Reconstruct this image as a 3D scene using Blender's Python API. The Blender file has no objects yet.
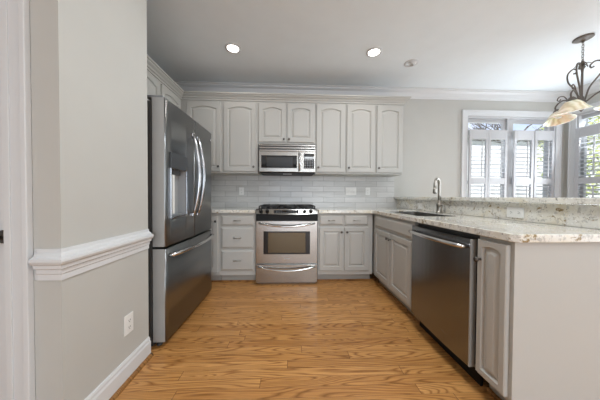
import bpy, bmesh, math, random
from mathutils import Vector, Matrix
random.seed(7)
PI = math.pi
scn = bpy.context.scene
COL = scn.collection

# ------------------------------------------------------------ camera
F_PX, YAW, PIT, ROL, CH = 218.9, .0412, -.0167, .0054, 1.0822
F0 = Vector((math.sin(YAW), math.cos(YAW), 0)); R0 = Vector((math.cos(YAW), -math.sin(YAW), 0)); Z = Vector((0, 0, 1))
U0 = -F0*math.sin(PIT) + Z*math.cos(PIT); FW = F0*math.cos(PIT) + Z*math.sin(PIT)
R1 = R0*math.cos(ROL) + U0*math.sin(ROL); U1 = U0*math.cos(ROL) - R0*math.sin(ROL)
cd = bpy.data.cameras.new('camera'); cam = bpy.data.objects.new('camera', cd); COL.objects.link(cam)
cd.sensor_width = 36; cd.lens = F_PX*36/600; cd.clip_start = .02
m = Matrix((R1, U1, -FW)).transposed().to_4x4(); m.translation = (0, 0, CH); cam.matrix_world = m
scn.camera = cam

# ------------------------------------------------------------ world, lights, exposure
scn.view_settings.view_transform = 'Standard'; scn.view_settings.look = 'None'
scn.view_settings.gamma = 1; scn.view_settings.use_curve_mapping = False
scn.view_settings.exposure = 0.54
W = bpy.data.worlds.new('sky'); scn.world = W; W.use_nodes = True
nt = W.node_tree; nt.nodes.clear()
out = nt.nodes.new('ShaderNodeOutputWorld'); bg = nt.nodes.new('ShaderNodeBackground')
tc = nt.nodes.new('ShaderNodeTexCoord'); nz = nt.nodes.new('ShaderNodeTexNoise'); nz.inputs['Scale'].default_value = 2.2; nz.inputs['Detail'].default_value = 6
rp = nt.nodes.new('ShaderNodeValToRGB')
rp.color_ramp.elements[0].position = .42; rp.color_ramp.elements[0].color = (.56, .68, .95, 1)
rp.color_ramp.elements[1].position = .62; rp.color_ramp.elements[1].color = (.92, .93, .97, 1)
nt.links.new(tc.outputs['Generated'], nz.inputs['Vector']); nt.links.new(nz.outputs['Fac'], rp.inputs['Fac'])
nt.links.new(rp.outputs['Color'], bg.inputs['Color']); bg.inputs['Strength'].default_value = 1.0
nt.links.new(bg.outputs[0], out.inputs[0])

def area(name, loc, target, sx, sy, power, color=(1, 1, 1), spread=PI):
    l = bpy.data.lights.new(name, 'AREA'); l.shape = 'RECTANGLE'; l.size = sx; l.size_y = sy; l.energy = power; l.color = color
    l.spread = spread
    o = bpy.data.objects.new(name, l); COL.objects.link(o); o.location = loc
    o.rotation_euler = (Vector(target) - Vector(loc)).to_track_quat('-Z', 'Y').to_euler()
    return o
area('fill_light_behind', (1.1, -5.4, 1.2), (1.0, 0, 3.2), 4.4, 2.2, 74, (.87, .95, 1))  # added fill light out of view; no patio doors are known there
area('fill_light_right', (4.25, -0.7, 1.4), (0, .3, 1.3), 2.4, 1.9, 19, (.87, .95, 1))  # added fill for the left wall and fridge, no window behind it
for k_, (lx, ly) in enumerate(((.55, 1.35), (.8, -1.2), (2.9, .0), (.8, -3.4))): area('ceiling_fill_%s' % 'abcd'[k_], (lx, ly, 2.70), (lx, ly, 0), .5, .5, 16, (.91, .965, 1))  # added overhead fill without fixtures, brightens floor and bounce
area('window_daylight_back', (3.45, 3.22, 1.5), (1.6, .4, 2.7), 1.4, 1.6, 10, (.86, .94, 1))
area('window_daylight_right', (4.28, 2.4, 1.5), (1.4, 2.0, 2.7), 1.5, 1.6, 27, (.87, .94, 1))
sun = bpy.data.lights.new('sun', 'SUN'); sun.energy = 4.0; sun.angle = .02
so = bpy.data.objects.new('sun', sun); COL.objects.link(so); so.rotation_euler = (math.radians(42), 0, math.radians(-25))

# ------------------------------------------------------------ materials
class NT:
    def __init__(s, name):
        s.m = bpy.data.materials.new(name); s.m.use_nodes = True; s.t = s.m.node_tree
        s.b = s.t.nodes['Principled BSDF']
    def n(s, typ, ins=None, **kw):
        nd = s.t.nodes.new(typ)
        for k, v in kw.items(): setattr(nd, k, v)
        for k, v in (ins or {}).items():
            if isinstance(v, bpy.types.NodeSocket): s.t.links.new(v, nd.inputs[k])
            else: nd.inputs[k].default_value = v
        return nd
    def math(s, op, a, b=0.0, c=0.0): return s.n('ShaderNodeMath', {0: a, 1: b, 2: c}, operation=op).outputs[0]
    def obj(s): return s.n('ShaderNodeTexCoord').outputs['Object']
    def mapv(s, v, scale=(1, 1, 1), loc=(0, 0, 0)): return s.n('ShaderNodeMapping', {'Vector': v, 'Scale': scale, 'Location': loc}).outputs[0]
    def noise(s, v, scale, detail=4, rough=.5, dist=0.0): return s.n('ShaderNodeTexNoise', {'Vector': v, 'Scale': scale, 'Detail': detail, 'Roughness': rough, 'Distortion': dist}).outputs['Fac']
    def ramp(s, f, stops):
        r = s.n('ShaderNodeValToRGB', {'Fac': f}); e = r.color_ramp.elements
        while len(e) < len(stops): e.new(.5)
        for i, (p, c) in enumerate(stops): e[i].position = p; e[i].color = (*c, 1) if len(c) == 3 else c
        return r.outputs[0]
    def mix(s, f, a, b, mode='MIX'):
        n = s.n('ShaderNodeMix', data_type='RGBA', blend_type=mode)
        for i, v in ((0, f), (6, a), (7, b)):
            if isinstance(v, bpy.types.NodeSocket): s.t.links.new(v, n.inputs[i])
            elif i == 0: n.inputs[0].default_value = v
            else: n.inputs[i].default_value = (*v, 1)
        return n.outputs[2]
    def set(s, **kw):
        for k, v in kw.items():
            k = k.replace('_', ' ')
            if isinstance(v, bpy.types.NodeSocket): s.t.links.new(v, s.b.inputs[k])
            elif isinstance(v, tuple): s.b.inputs[k].default_value = (*v, 1)
            else: s.b.inputs[k].default_value = v
        return s
    def bump(s, h, strength=.2, dist=.01):
        s.t.links.new(s.n('ShaderNodeBump', {'Height': h, 'Strength': strength, 'Distance': dist}).outputs[0], s.b.inputs['Normal']); return s

def paint(name, col, rough=.5, var=.03, scale=6):
    t = NT(name); f = t.noise(t.obj(), scale, 3)
    a = tuple(c*(1-var) for c in col); b = tuple(min(1, c*(1+var)) for c in col)
    t.set(Base_Color=t.mix(f, a, b), Roughness=rough)
    t.bump(t.noise(t.obj(), 220, 2), .04, .002); return t.m
def plain(name, col, rough=.4, metal=0.0, **kw):
    t = NT(name); f = t.noise(t.obj(), 30, 2)
    t.set(Base_Color=t.mix(f, tuple(c*.96 for c in col), tuple(min(1, c*1.03) for c in col)), Roughness=rough, Metallic=metal, **kw); return t.m
def steel(name, col, rough=.25, sc=(2, 2, 300), amt=.06):
    t = NT(name); v = t.mapv(t.obj(), sc); f = t.noise(v, 1, 3)
    t.set(Base_Color=t.mix(f, tuple(c*.9 for c in col), tuple(c*1.08 for c in col)), Metallic=1.0,
          Roughness=t.math('MULTIPLY_ADD', f, amt*2, rough-amt))
    t.bump(f, .03, .002); return t.m

M = {}
M['wall'] = paint('wall_paint_greige', (.515, .51, .48), .75)
M['ceiling'] = paint('ceiling_paint', (.86, .915, .955), .85)
M['trim'] = paint('trim_paint_white', (.68, .69, .70), .35)
M['cab'] = paint('cabinet_paint', (.495, .49, .465), .5, .015)
M['sash'] = paint('window_paint_white', (.52, .525, .54), .4)
M['steel'] = steel('brushed_steel', (.40, .39, .37), .22, (2, 2, 260), .04)
M['steel_fridge'] = steel('dark_brushed_steel', (.26, .27, .275), .30, (2, 2, 300), .03)
M['steel_fridge_edge'] = plain('fridge_door_edge_grey', (.42, .42, .41), .45, .35)
M['steel_dw'] = steel('dishwasher_steel', (.26, .265, .275), .26, (2, 2, 300), .03)
M['chrome'] = plain('polished_metal', (.72, .72, .72), .12, 1.0)
M['nickel'] = plain('brushed_nickel', (.40, .38, .345), .3, 1.0)
M['handle'] = plain('satin_handle_steel', (.45, .46, .48), .2, 1.0)
M['darkmetal'] = plain('aged_pewter', (.13, .12, .11), .35, .9)
M['iron'] = plain('wrought_iron_bronze', (.16, .14, .125), .5, .6)
M['case'] = plain('fridge_case_grey', (.07, .068, .065), .5)
M['black'] = plain('black_enamel', (.01, .01, .01), .45, Specular_IOR_Level=.2)
M['blackglass'] = plain('black_glass', (.01, .01, .011), .05)
M['castiron'] = plain('cast_iron', (.02, .02, .021), .55)
M['plastic'] = plain('white_plastic', (.80, .80, .78), .35)
M['slot'] = plain('dark_slot', (.05, .05, .05), .6)
M['grey_plastic'] = plain('grey_plastic', (.22, .23, .24), .4)
M['display_grey'] = plain('dispenser_display_grey', (.05, .055, .06), .5)
M['recess'] = plain('dispenser_recess_grey', (.34, .35, .36), .35)
M['sink'] = plain('shaded_sink_steel', (.20, .195, .18), .42, .9)  # darkened steel: shadow inside the basin put into the colour
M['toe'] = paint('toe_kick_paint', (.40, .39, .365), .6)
M['outdoor_ground'] = paint('lawn', (.20, .24, .12), .9, .25, 2)
M['siding'] = paint('pale_siding', (.80, .80, .80), .7)
M['bark'] = paint('bark', (.14, .12, .10), .9, .2)
M['glassshade_rim'] = plain('shade_rim', (.7, .65, .5), .3)

def m_oven():
    t = NT('oven_glass'); t.set(Base_Color=(.12, .095, .06), Roughness=.14, Metallic=.6); return t.m  # brown tint: oven interior and reflected floor put into the colour
M['oven'] = m_oven()
M['mwglass'] = plain('microwave_window', (.05, .053, .056), .1, .4)
def m_pane():
    t = NT('window_glass'); t.t.nodes.remove(t.b)
    g = t.n('ShaderNodeBsdfGlossy', {'Roughness': .02}); tr = t.n('ShaderNodeBsdfTransparent')
    mx = t.n('ShaderNodeMixShader', {0: .05, 1: tr.outputs[0], 2: g.outputs[0]})
    t.t.links.new(mx.outputs[0], t.t.nodes['Material Output'].inputs[0]); return t.m
M['pane'] = m_pane()
def m_lens():
    t = NT('lamp_lens'); t.set(Base_Color=(1, 1, 1), Emission_Color=(1, .97, .92), Emission_Strength=6.0); return t.m
M['lens'] = m_lens()
def m_shade():
    t = NT('alabaster_glass'); v = t.obj()
    w = t.n('ShaderNodeTexWave', {'Vector': t.mapv(v, (1, 1, 2.2)), 'Scale': 7.0, 'Distortion': 7.0, 'Detail': 2.0, 'Detail Scale': .8}).outputs['Fac']
    c = t.ramp(w, [(0, (.62, .58, .42)), (.45, (.76, .73, .57)), (1, (.86, .84, .72))])
    t.set(Base_Color=c, Roughness=.25, Subsurface_Weight=.25, Emission_Color=c, Emission_Strength=.05); return t.m
M['shade'] = m_shade()
def m_granite():
    t = NT('speckled_granite'); v = t.obj()
    n1 = t.noise(v, 5, 5, .6, .6); n2 = t.noise(v, 34, 5, .7); n3 = t.noise(t.mapv(v, (1, 1, 1), (5, 2, 1)), 60, 3, .7)
    n4 = t.noise(t.mapv(v, (1, 1, 1), (3, 7, 2)), 17, 4, .7, .8)
    c = t.ramp(n1, [(.32, (.66, .65, .62)), (.5, (.80, .78, .72)), (.68, (.72, .66, .52))])
    c = t.mix(t.ramp(n2, [(.54, (0, 0, 0)), (.63, (1, 1, 1))]), c, (.50, .48, .44))
    c = t.mix(t.ramp(n4, [(.585, (0, 0, 0)), (.65, (1, 1, 1))]), c, (.30, .215, .10))
    c = t.mix(t.ramp(n3, [(.64, (0, 0, 0)), (.68, (1, 1, 1))]), c, (.07, .055, .04))
    c = t.mix(t.ramp(n3, [(.33, (1, 1, 1)), (.38, (0, 0, 0))]), c, (.88, .87, .85))
    t.set(Base_Color=c, Roughness=.09, Coat_Weight=.3); return t.m
M['granite'] = m_granite()
def m_tile():
    t = NT('glazed_subway_tile'); v = t.obj()
    sp = t.n('ShaderNodeSeparateXYZ', {0: v}); cb = t.n('ShaderNodeCombineXYZ', {0: sp.outputs[0], 1: sp.outputs[2]})
    br = t.n('ShaderNodeTexBrick', {'Vector': cb.outputs[0], 'Color1': (.49, .485, .47, 1), 'Color2': (.61, .605, .59, 1), 'Mortar': (.29, .287, .28, 1),
        'Scale': 1.0, 'Mortar Size': .003, 'Brick Width': .33, 'Row Height': .0825, 'Bias': 0.0, 'Mortar Smooth': .2}, offset=.5)
    st = t.noise(t.mapv(v, (3, 1, 22)), 1, 4, .6, 1.5)
    c = t.mix(.22, br.outputs['Color'], t.ramp(st, [(.3, (.5, .51, .5)), (.7, (.85, .86, .86))]))
    t.set(Base_Color=c, Roughness=.2)
    t.bump(t.math('SUBTRACT', 1.0, br.outputs['Fac']), .5, .003); return t.m
M['tile'] = m_tile()
def wood(name, w=.068, L=1.35, along='x', tint=1.0):
    t = NT(name); sp = t.n('ShaderNodeSeparateXYZ', {0: t.obj()})
    x, y = (sp.outputs[0], sp.outputs[1]) if along == 'x' else (sp.outputs[1], sp.outputs[0])
    row = t.math('FLOOR', t.math('DIVIDE', y, w))
    r1 = t.n('ShaderNodeTexWhiteNoise', {'W': row}, noise_dimensions='1D').outputs['Value']
    xx = t.math('DIVIDE', t.math('MULTIPLY_ADD', r1, 7.3, x), L)
    col = t.math('FLOOR', xx)
    cid = t.n('ShaderNodeCombineXYZ', {0: row, 1: col}).outputs[0]
    wn = t.n('ShaderNodeTexWhiteNoise', {'Vector': cid}, noise_dimensions='2D'); rnd = wn.outputs['Value']
    gy = t.math('MULTIPLY', y, 8.0); gx = t.math('MULTIPLY_ADD', rnd, 40, t.math('MULTIPLY', x, .8))
    g = t.n('ShaderNodeCombineXYZ', {0: gx, 1: gy, 2: t.math('MULTIPLY', rnd, 17.0)}).outputs[0]
    n = t.noise(g, 1.25, 1.5, .4, .2)
    rings = t.math('PINGPONG', t.math('MULTIPLY', n, 21.0), .5)
    rings = t.math('MULTIPLY', rings, 2.0)
    fine = t.noise(t.n('ShaderNodeCombineXYZ', {0: t.math('MULTIPLY', gx, 5), 1: t.math('MULTIPLY', gy, 22)}).outputs[0], 1, 3, .6)
    base = t.ramp(rnd, [(0, (.53, .250, .078)), (.5, (.60, .300, .095)), (1, (.67, .35, .120))])
    dark = t.ramp(rnd, [(0, (.21, .080, .018)), (1, (.28, .11, .028))])
    k = t.ramp(rings, [(.0, (.85, .85, .85)), (.2, (.5, .5, .5)), (.55, (0, 0, 0))])
    c = t.mix(k, base, dark)
    c = t.mix(t.math('MULTIPLY', t.ramp(fine, [(.42, (1, 1, 1)), (.6, (0, 0, 0))]), .32), c, dark)
    fy = t.math('FRACT', t.math('DIVIDE', y, w)); ey = t.math('MINIMUM', fy, t.math('SUBTRACT', 1.0, fy))
    fx = t.math('FRACT', xx); ex = t.math('MINIMUM', fx, t.math('SUBTRACT', 1.0, fx))
    gap = t.math('MAXIMUM', t.math('LESS_THAN', ey, .012), t.math('LESS_THAN', ex, .0012))
    c = t.mix(t.math('MULTIPLY', gap, .7), c, (.07, .03, .012))
    if tint != 1.0: c = t.mix(1.0, c, (tint, tint, tint), 'MULTIPLY')
    t.set(Base_Color=c, Roughness=t.math('MULTIPLY_ADD', fine, .12, .24))
    t.bump(t.math('SUBTRACT', t.math('MULTIPLY', rings, .15), gap), .25, .0015); return t.m
M['floor'] = wood('oak_strip_floor')
M['shoe'] = wood('oak_shoe_moulding', w=.5, tint=.62)
def m_leaf(name, a, b):
    t = NT(name); t.set(Base_Color=t.mix(t.noise(t.obj(), 3, 4), a, b), Roughness=.7); return t.m
M['leaf'] = m_leaf('leaves_green', (.30, .36, .10), (.62, .66, .26))
M['leaf_pale'] = m_leaf('leaves_pale', (.50, .60, .40), (.80, .84, .66))

# ------------------------------------------------------------ mesh builder
class MB:
    def __init__(s): s.bm = bmesh.new(); s.smooth = False
    def box(s, x0, x1, y0, y1, z0, z1, bev=0.0, seg=2):
        r = bmesh.ops.create_cube(s.bm, size=1.0); vs = r['verts']
        for v in vs: v.co = Vector(((x0+x1)/2 + v.co.x*(x1-x0), (y0+y1)/2 + v.co.y*(y1-y0), (z0+z1)/2 + v.co.z*(z1-z0)))
        if bev:
            es = list({e for v in vs for e in v.link_edges})
            bmesh.ops.bevel(s.bm, geom=es, offset=bev, segments=seg, profile=.5, affect='EDGES')
        return s
    def prism(s, pts, axis, a, b):
        """closed polygon pts (2-D) extruded along axis from a to b"""
        def P(p, t): return {'x': (t, p[0], p[1]), 'y': (p[0], t, p[1]), 'z': (p[0], p[1], t)}[axis]
        A = [s.bm.verts.new(P(p, a)) for p in pts]; B = [s.bm.verts.new(P(p, b)) for p in pts]; n = len(pts)
        for i in range(n): s.bm.faces.new((A[i], A[(i+1) % n], B[(i+1) % n], B[i]))
        s.bm.faces.new(A[::-1]); s.bm.faces.new(B); return s
    def sweep(s, prof, path, closed_ends=True):
        """prof: list of (out, z) ; path: list of (x, y, nx, ny): corner points with outward offset vectors"""
        rings = []
        for (x, y, nx, ny) in path: rings.append([s.bm.verts.new((x + nx*o, y + ny*o, z)) for o, z in prof])
        n = len(prof)
        for a, b in zip(rings, rings[1:]):
            for i in range(n): s.bm.faces.new((a[i], a[(i+1) % n], b[(i+1) % n], b[i]))
        if closed_ends: s.bm.faces.new(rings[0][::-1]); s.bm.faces.new(rings[-1])
        return s
    def tube(s, pts, r, seg=10, cap=True, flat=1.0):
        pts = [Vector(p) for p in pts]; n = len(pts)
        rad = r if isinstance(r, (list, tuple)) else [r]*n
        tang = [(pts[min(i+1, n-1)] - pts[max(i-1, 0)]).normalized() for i in range(n)]
        up = Vector((0, 0, 1)) if abs(tang[0].z) < .9 else Vector((1, 0, 0))
        rings = []; a = tang[0].cross(up).normalized()
        for i in range(n):
            a = (a - tang[i]*a.dot(tang[i])).normalized(); b = tang[i].cross(a)
            rings.append([s.bm.verts.new(pts[i] + (a*math.cos(2*PI*k/seg) + b*math.sin(2*PI*k/seg)*flat)*rad[i]) for k in range(seg)])
        for A, B in zip(rings, rings[1:]):
            for k in range(seg):
                f = s.bm.faces.new((A[k], A[(k+1) % seg], B[(k+1) % seg], B[k])); f.smooth = True
        if cap: s.bm.faces.new(rings[0][::-1]); s.bm.faces.new(rings[-1])
        return s
    def lathe(s, prof, c=(0, 0, 0), axis=(0, 0, 1), seg=24, cap=True):
        """prof: (radius, height) along axis"""
        ax = Vector(axis).normalized(); up = Vector((0, 0, 1)) if abs(ax.z) < .9 else Vector((1, 0, 0))
        a = ax.cross(up).normalized(); b = ax.cross(a); c = Vector(c); rings = []
        for r, h in prof:
            rings.append([s.bm.verts.new(c + ax*h + (a*math.cos(2*PI*k/seg) + b*math.sin(2*PI*k/seg))*max(r, 1e-5)) for k in range(seg)])
        for A, B in zip(rings, rings[1:]):
            for k in range(seg):
                f = s.bm.faces.new((A[k], A[(k+1) % seg], B[(k+1) % seg], B[k])); f.smooth = True
        if cap: s.bm.faces.new(rings[0][::-1]); s.bm.faces.new(rings[-1])
        return s
    def sphere(s, c, r, sub=2, jit=0.0, sc=(1, 1, 1)):
        R = bmesh.ops.create_icosphere(s.bm, subdivisions=sub, radius=1)
        for v in R['verts']:
            k = 1 + random.uniform(-jit, jit)
            v.co = Vector(c) + Vector((v.co.x*sc[0], v.co.y*sc[1], v.co.z*sc[2]))*r*k
        for v in R['verts']:
            for f in v.link_faces: f.smooth = True
        return s
    def panel(s, u0, u1, z0, z1, d_back, layers, arch=0.0):
        """raised panel front facing -y. layers: (inset, depth y); the arch drop applies from layer index 1 up"""
        N = 13
        def loop(ins, d, ar):
            a, b, lo, hi = u0+ins, u1-ins, z0+ins, z1-ins
            pts = [(a, lo), (b, lo)]
            for i in range(N):
                t = i/(N-1); u = b + (a-b)*t; q = (2*t-1)
                sh = min(1.0, max(0.0, (abs(q))/.92))
                pts.append((u, hi - ar*sh*sh))
            return [s.bm.verts.new((u, d, z)) for u, z in pts]
        rings = [loop(0, d_back, 0)] + [loop(i, d, arch if a else 0) for i, d, a in layers]
        n = len(rings[0])
        for A, B in zip(rings, rings[1:]):
            for k in range(n): s.bm.faces.new((A[k], A[(k+1) % n], B[(k+1) % n], B[k]))
        s.bm.faces.new(rings[-1]); s.bm.faces.new(rings[0][::-1]); return s
    def to(s, mat):
        bmesh.ops.transform(s.bm, matrix=mat, verts=s.bm.verts); return s

def props(o, label=None, cat=None, group=None, kind=None):
    if label: o['label'] = label
    if cat: o['category'] = cat
    if group: o['group'] = group
    if kind: o['kind'] = kind
    return o
def mesh(name, mb, mat, parent=None, origin=None, label=None, smooth=False):
    bmesh.ops.recalc_face_normals(mb.bm, faces=mb.bm.faces[:])
    off = Vector(origin) if origin else Vector((0, 0, 0))
    if origin: bmesh.ops.translate(mb.bm, verts=mb.bm.verts, vec=-off)
    me = bpy.data.meshes.new(name)
    if smooth:
        for f in mb.bm.faces: f.smooth = True
    mb.bm.to_mesh(me); mb.bm.free()
    for mm in (mat if isinstance(mat, (list, tuple)) else [mat]): me.materials.append(mm)
    o = bpy.data.objects.new(name, me); COL.objects.link(o)
    if parent: o.parent = parent
    if origin: o.location = off
    if label: o['label'] = label
    return o
def empty(name, loc, rz=0.0, **kw):
    o = bpy.data.objects.new(name, None); COL.objects.link(o); o.empty_display_size = .05
    o.location = loc; o.rotation_euler = (0, 0, rz); props(o, **kw); return o
def copy_tree(o, parent=None):
    c = o.copy(); COL.objects.link(c)
    if parent: c.parent = parent
    for ch in [x for x in bpy.data.objects if x.parent == o and x is not c]: copy_tree(ch, c)
    return c
def struct(name, mb, mat, parent=None, **kw):
    o = mesh(name, mb, mat, parent)
    if not parent: o['kind'] = 'structure'
    for k, v in kw.items(): o[k] = v
    return o

# ------------------------------------------------------------ room
RB = -5.5
YW, XL, XR, ZC = 3.347, -1.77, 4.37, 2.732
WZ0, WZ1 = .55, 2.36                              # window opening heights
wx0, wx1 = 2.755, 4.215                           # window 1 in the back wall
ry0, ry1 = 1.55, 3.19                             # window 2 in the right wall
struct('floor', MB().box(-2.6, XR+.15, RB, YW+.15, -.05, 0), M['floor'])
struct('ceiling', MB().box(-2.6, XR+.15, RB, YW+.15, ZC, ZC+.1), M['ceiling'])
b = MB(); b.box(XL-.15, wx0, YW, YW+.15, 0, ZC); b.box(wx1, XR+.15, YW, YW+.15, 0, ZC)
b.box(wx0, wx1, YW, YW+.15, 0, WZ0); b.box(wx0, wx1, YW, YW+.15, WZ1, ZC); struct('wall_back', b, M['wall'])
b = MB(); b.box(XR, XR+.15, RB, ry0, 0, ZC); b.box(XR, XR+.15, ry1, YW, 0, ZC)
b.box(XR, XR+.15, ry0, ry1, 0, WZ0); b.box(XR, XR+.15, ry0, ry1, WZ1, ZC); struct('wall_right', b, M['wall'])
struct('wall_left', MB().box(XL-.15, XL, 1.53, YW, 0, ZC), M['wall'])
XS, YS0, YS1 = -.958, .951, 1.507
# stub wall beside the fridge, with a doorway to its left
b = MB(); b.box(-1.167, XS, YS0, YS1, 0, ZC); b.box(XL-.15, -1.167, YS0+.10, YS1, 0, ZC)
b.box(-2.0, -1.167, YS0, YS0+.10, 2.06, ZC); b.box(-2.6, -2.0, YS0, YS0+.10, 0, ZC)
struct('wall_front', b, M['wall'])
b = MB(); b.box(-2.75, -1.2, RB-.15, RB, 0, ZC); b.box(3.4, XR+.15, RB-.15, RB, 0, ZC); b.box(-1.2, 3.4, RB-.15, RB, 2.35, ZC); struct('wall_rear', b, M['wall'])  # unseen wall added to limit the sun; opening invented for the fill light
struct('wall_hall', MB().box(-2.75, -2.6, RB, YS0+.1, 0, ZC), M['wall'])

# ceiling crown
def crown_prof(h=.13, p=.10):
    return [(0, ZC-h), (.012, ZC-h), (.018, ZC-h+.018), (.03, ZC-h+.026), (.05, ZC-.055), (.078, ZC-.034), (.084, ZC-.018), (p, ZC-.012), (p, ZC-.001), (0, ZC-.001)]
b = MB(); b.sweep(crown_prof(), [(XL+.001, YW-.001, 1, -1), (XR-.001, YW-.001, -1, -1), (XR-.001, RB+.1, -1, 0)])
struct('trim_1', b, M['trim'], label='white crown moulding along the ceiling')
# baseboards
bp = [(0, 0.0), (.016, 0.0), (.016, .095), (.011, .106), (.011, .116), (.006, .128), (0, .13)]
b = MB(); b.sweep(bp, [(XS, YS1-.002, 1, 0), (XS, YS0, 1, -1), (-1.065, YS0, 0, -1)])
struct('baseboard_left', b, M['trim'])
b = MB(); b.sweep([(.016, 0), (.034, 0), (.030, .012), (.016, .02)], [(XS, YS1-.002, 1, 0), (XS, YS0, 1, -1), (-1.065, YS0, 0, -1)])
struct('trim_2', b, M['shoe'], label='brown oak shoe moulding at the foot of the baseboard')
b = MB(); b.sweep(bp, [(1.80, YW, 0, -1), (XR, YW, -1, -1), (XR, RB+.1, -1, 0)]); struct('baseboard_back', b, M['trim'])
# chair rail
cp = [(0, .728), (.010, .728), (.010, .752), (.016, .757), (.017, .774), (.030, .780), (.032, .794), (.044, .802), (.050, .812), (.048, .822), (.030, .828), (.026, .836), (.012, .844), (.010, .858), (0, .858)]
cp = [(o*.78, z) for o, z in cp]
b = MB(); b.sweep(cp, [(XS, YS1-.003, 1, 0), (XS, YS0, 1, -1), (-1.045, YS0, 0, -1), (-1.064, YS0, -.0, -.12)])
struct('trim_3', b, M['trim'], label='white chair rail wrapping the wall corner')
# door casing and door
dc = MB()
for x0, x1 in ((-1.167, -1.067),):
    dc.box(x0, x1-.021, YS0-.014, YS0-.0005, 0, 2.13, .002); dc.box(x0+.004, x0+.03, YS0-.019, YS0-.012, 0, 2.07, .002); dc.box(x1-.022, x1, YS0-.024, YS0-.0005, 0, 2.13, .003)
dc.box(-2.05, -1.167, YS0-.014, YS0, 2.05, 2.13, .002); dc.box(-2.05, -1.98, YS0-.014, YS0, 0, 2.05, .002)
struct('trim_4', dc, M['trim'], label='white door casing at the left edge')
dr = empty('door_1', (-1.58, YS0+.02, .006)); dr['kind'] = 'structure'
b = MB(); b.panel(-.405, .405, 0, 2.04, .035, [(0, 0, 0), (.10, 0, 0), (.11, .008, 0), (.14, .008, 0), (.165, .002, 0)])
mesh('door_leaf', b, M['trim'], dr)
b = MB(); b.lathe([(.028, 0), (.028, -.006), (.012, -.010), (.010, -.03), (.022, -.036), (.027, -.048), (.022, -.06), (.006, -.065)], (.375, 0, .90), (0, 1, 0))
mesh('door_knob', b, M['darkmetal'], dr)
mesh('strike_plate', MB().box(.399, .4045, -.001, .002, .86, .92), M['nickel'], dr)

# ------------------------------------------------------------ windows
def window(name, L, origin, rz, n):
    """local: u along wall 0..L, y=0 wall face (room at -y), outside +y"""
    w = empty(name, origin, rz); w['kind'] = 'structure'
    b = MB(); cw = .088
    b.box(-cw, 0, -.018, 0, WZ0-.08, WZ1+cw, .003); b.box(L, L+cw, -.018, 0, WZ0-.08, WZ1+cw, .003)
    b.box(0, L, -.018, 0, WZ1, WZ1+cw, .003); b.box(-cw+.001, -cw+.02, -.026, -.017, WZ0-.079, WZ1+cw-.001, .002); b.box(L+cw-.02, L+cw-.001, -.026, -.017, WZ0-.079, WZ1+cw-.001, .002)
    b.box(-cw+.021, L+cw-.021, -.026, -.017, WZ1+cw-.02, WZ1+cw-.001, .002)
    mesh('window_casing', b, M['trim'], w)
    b = MB(); b.box(-cw-.02, L+cw+.02, -.05, .02, WZ0-.03, WZ0, .006); b.box(-cw, L+cw, -.02, 0, WZ0-.10, WZ0-.03, .003); mesh('window_sill', b, M['trim'], w)
    b = MB(); b.box(0, L, .0, .14, WZ1-.03, WZ1); b.box(0, .02, 0, .14, WZ0, WZ1-.03); b.box(L-.02, L, 0, .14, WZ0, WZ1-.03)
    b.box(.02, L-.02, .024, .096, 2.06, 2.14)
    seg = L/n
    for i in range(n):
        a, c = i*seg, (i+1)*seg
        if i: b.box(a-.05, a+.05, .02, .10, WZ0, WZ1-.03)
        lo, hi = a+.02 if i == 0 else a+.05, c-.02 if i == n-1 else c-.05
        b.box(lo, hi, .05, .08, WZ1-.085, WZ1-.03); b.box(hi-.05, hi, .05, .08, 2.14, WZ1-.08)
        b.box(lo, lo+.035, .05, .085, WZ0, 2.06); b.box(hi-.035, hi, .05, .085, WZ0, 2.06); b.box(lo, hi, .05, .085, 1.30, 1.35); b.box(lo, hi, .05, .085, WZ0, WZ0+.05)
    mesh('window_frame', b, M['sash'], w)
    mesh('pane', MB().box(.02, L-.02, .062, .066, WZ0, WZ1-.03), M['pane'], w)
    return w
window('window_1', wx1-wx0, (wx0, YW, 0), 0, 2)
window('window_2', ry1-ry0, (XR, ry1, 0), -PI/2, 2)

def shutter(width, tilt, rodf):
    r = empty('plantation_shutter', (0, 0, 0))
    z0, z1, mid0, mid1, st = WZ0+.01, 2.135, 1.29, 1.385, .042
    b = MB(); T = .028
    b.box(0, st, -T, 0, z0, z1, .003); b.box(width-st, width, -T, 0, z0, z1, .003)
    b.box(st, width-st, -T, 0, z1-.15, z1, .003); b.box(st, width-st, -T, 0, mid0, mid1, .003); b.box(st, width-st, -T, 0, z0, z0+.12, .003)
    mesh('shutter_frame', b, M['sash'], r)
    for lo, hi in ((mid1, z1-.15), (z0+.12, mid0)):
        b = MB()
        n = round((hi-lo)/.0585); p = (hi-lo)/n
        for i in range(n):
            z = lo + (i+.5)*p; c, s_ = math.cos(tilt)*.030, math.sin(tilt)*.030
            t = .0065
            b.prism([(-T/2-c, z-s_), (-T/2, z-t*.9), (-T/2+c, z+s_), (-T/2, z+t*.9)], 'x', st+.002, width-st-.002)
        mesh('louvers', b, M['sash'], r)
    x = st + (width-2*st)*rodf
    for lo, hi in ((mid1+.02, z1-.17), (z0+.14, mid0-.02)): mesh('tilt_rod', MB().box(x-.006, x+.006, -T/2-.046, -T/2-.034, lo, hi, .002), M['sash'], r)
    for z in (1.95, 1.36, .75): mesh('hinge', MB().box(.0, .014, -T-.004, -T, z-.035, z+.035, .001), M['sash'], r)
    return r
s0 = shutter((4.16-2.80)/4-.012, .42, .62)
sx = [2.805, 3.105, 3.465, 3.775]; sw = (4.16-2.80)/4-.012
names = ['leftmost white shutter panel of the window facing the camera', 'second white shutter panel from the left, just left of the window\'s centre post',
         'third white shutter panel, just right of the window\'s centre post', 'white shutter panel nearest the room corner on the window facing the camera']
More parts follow.
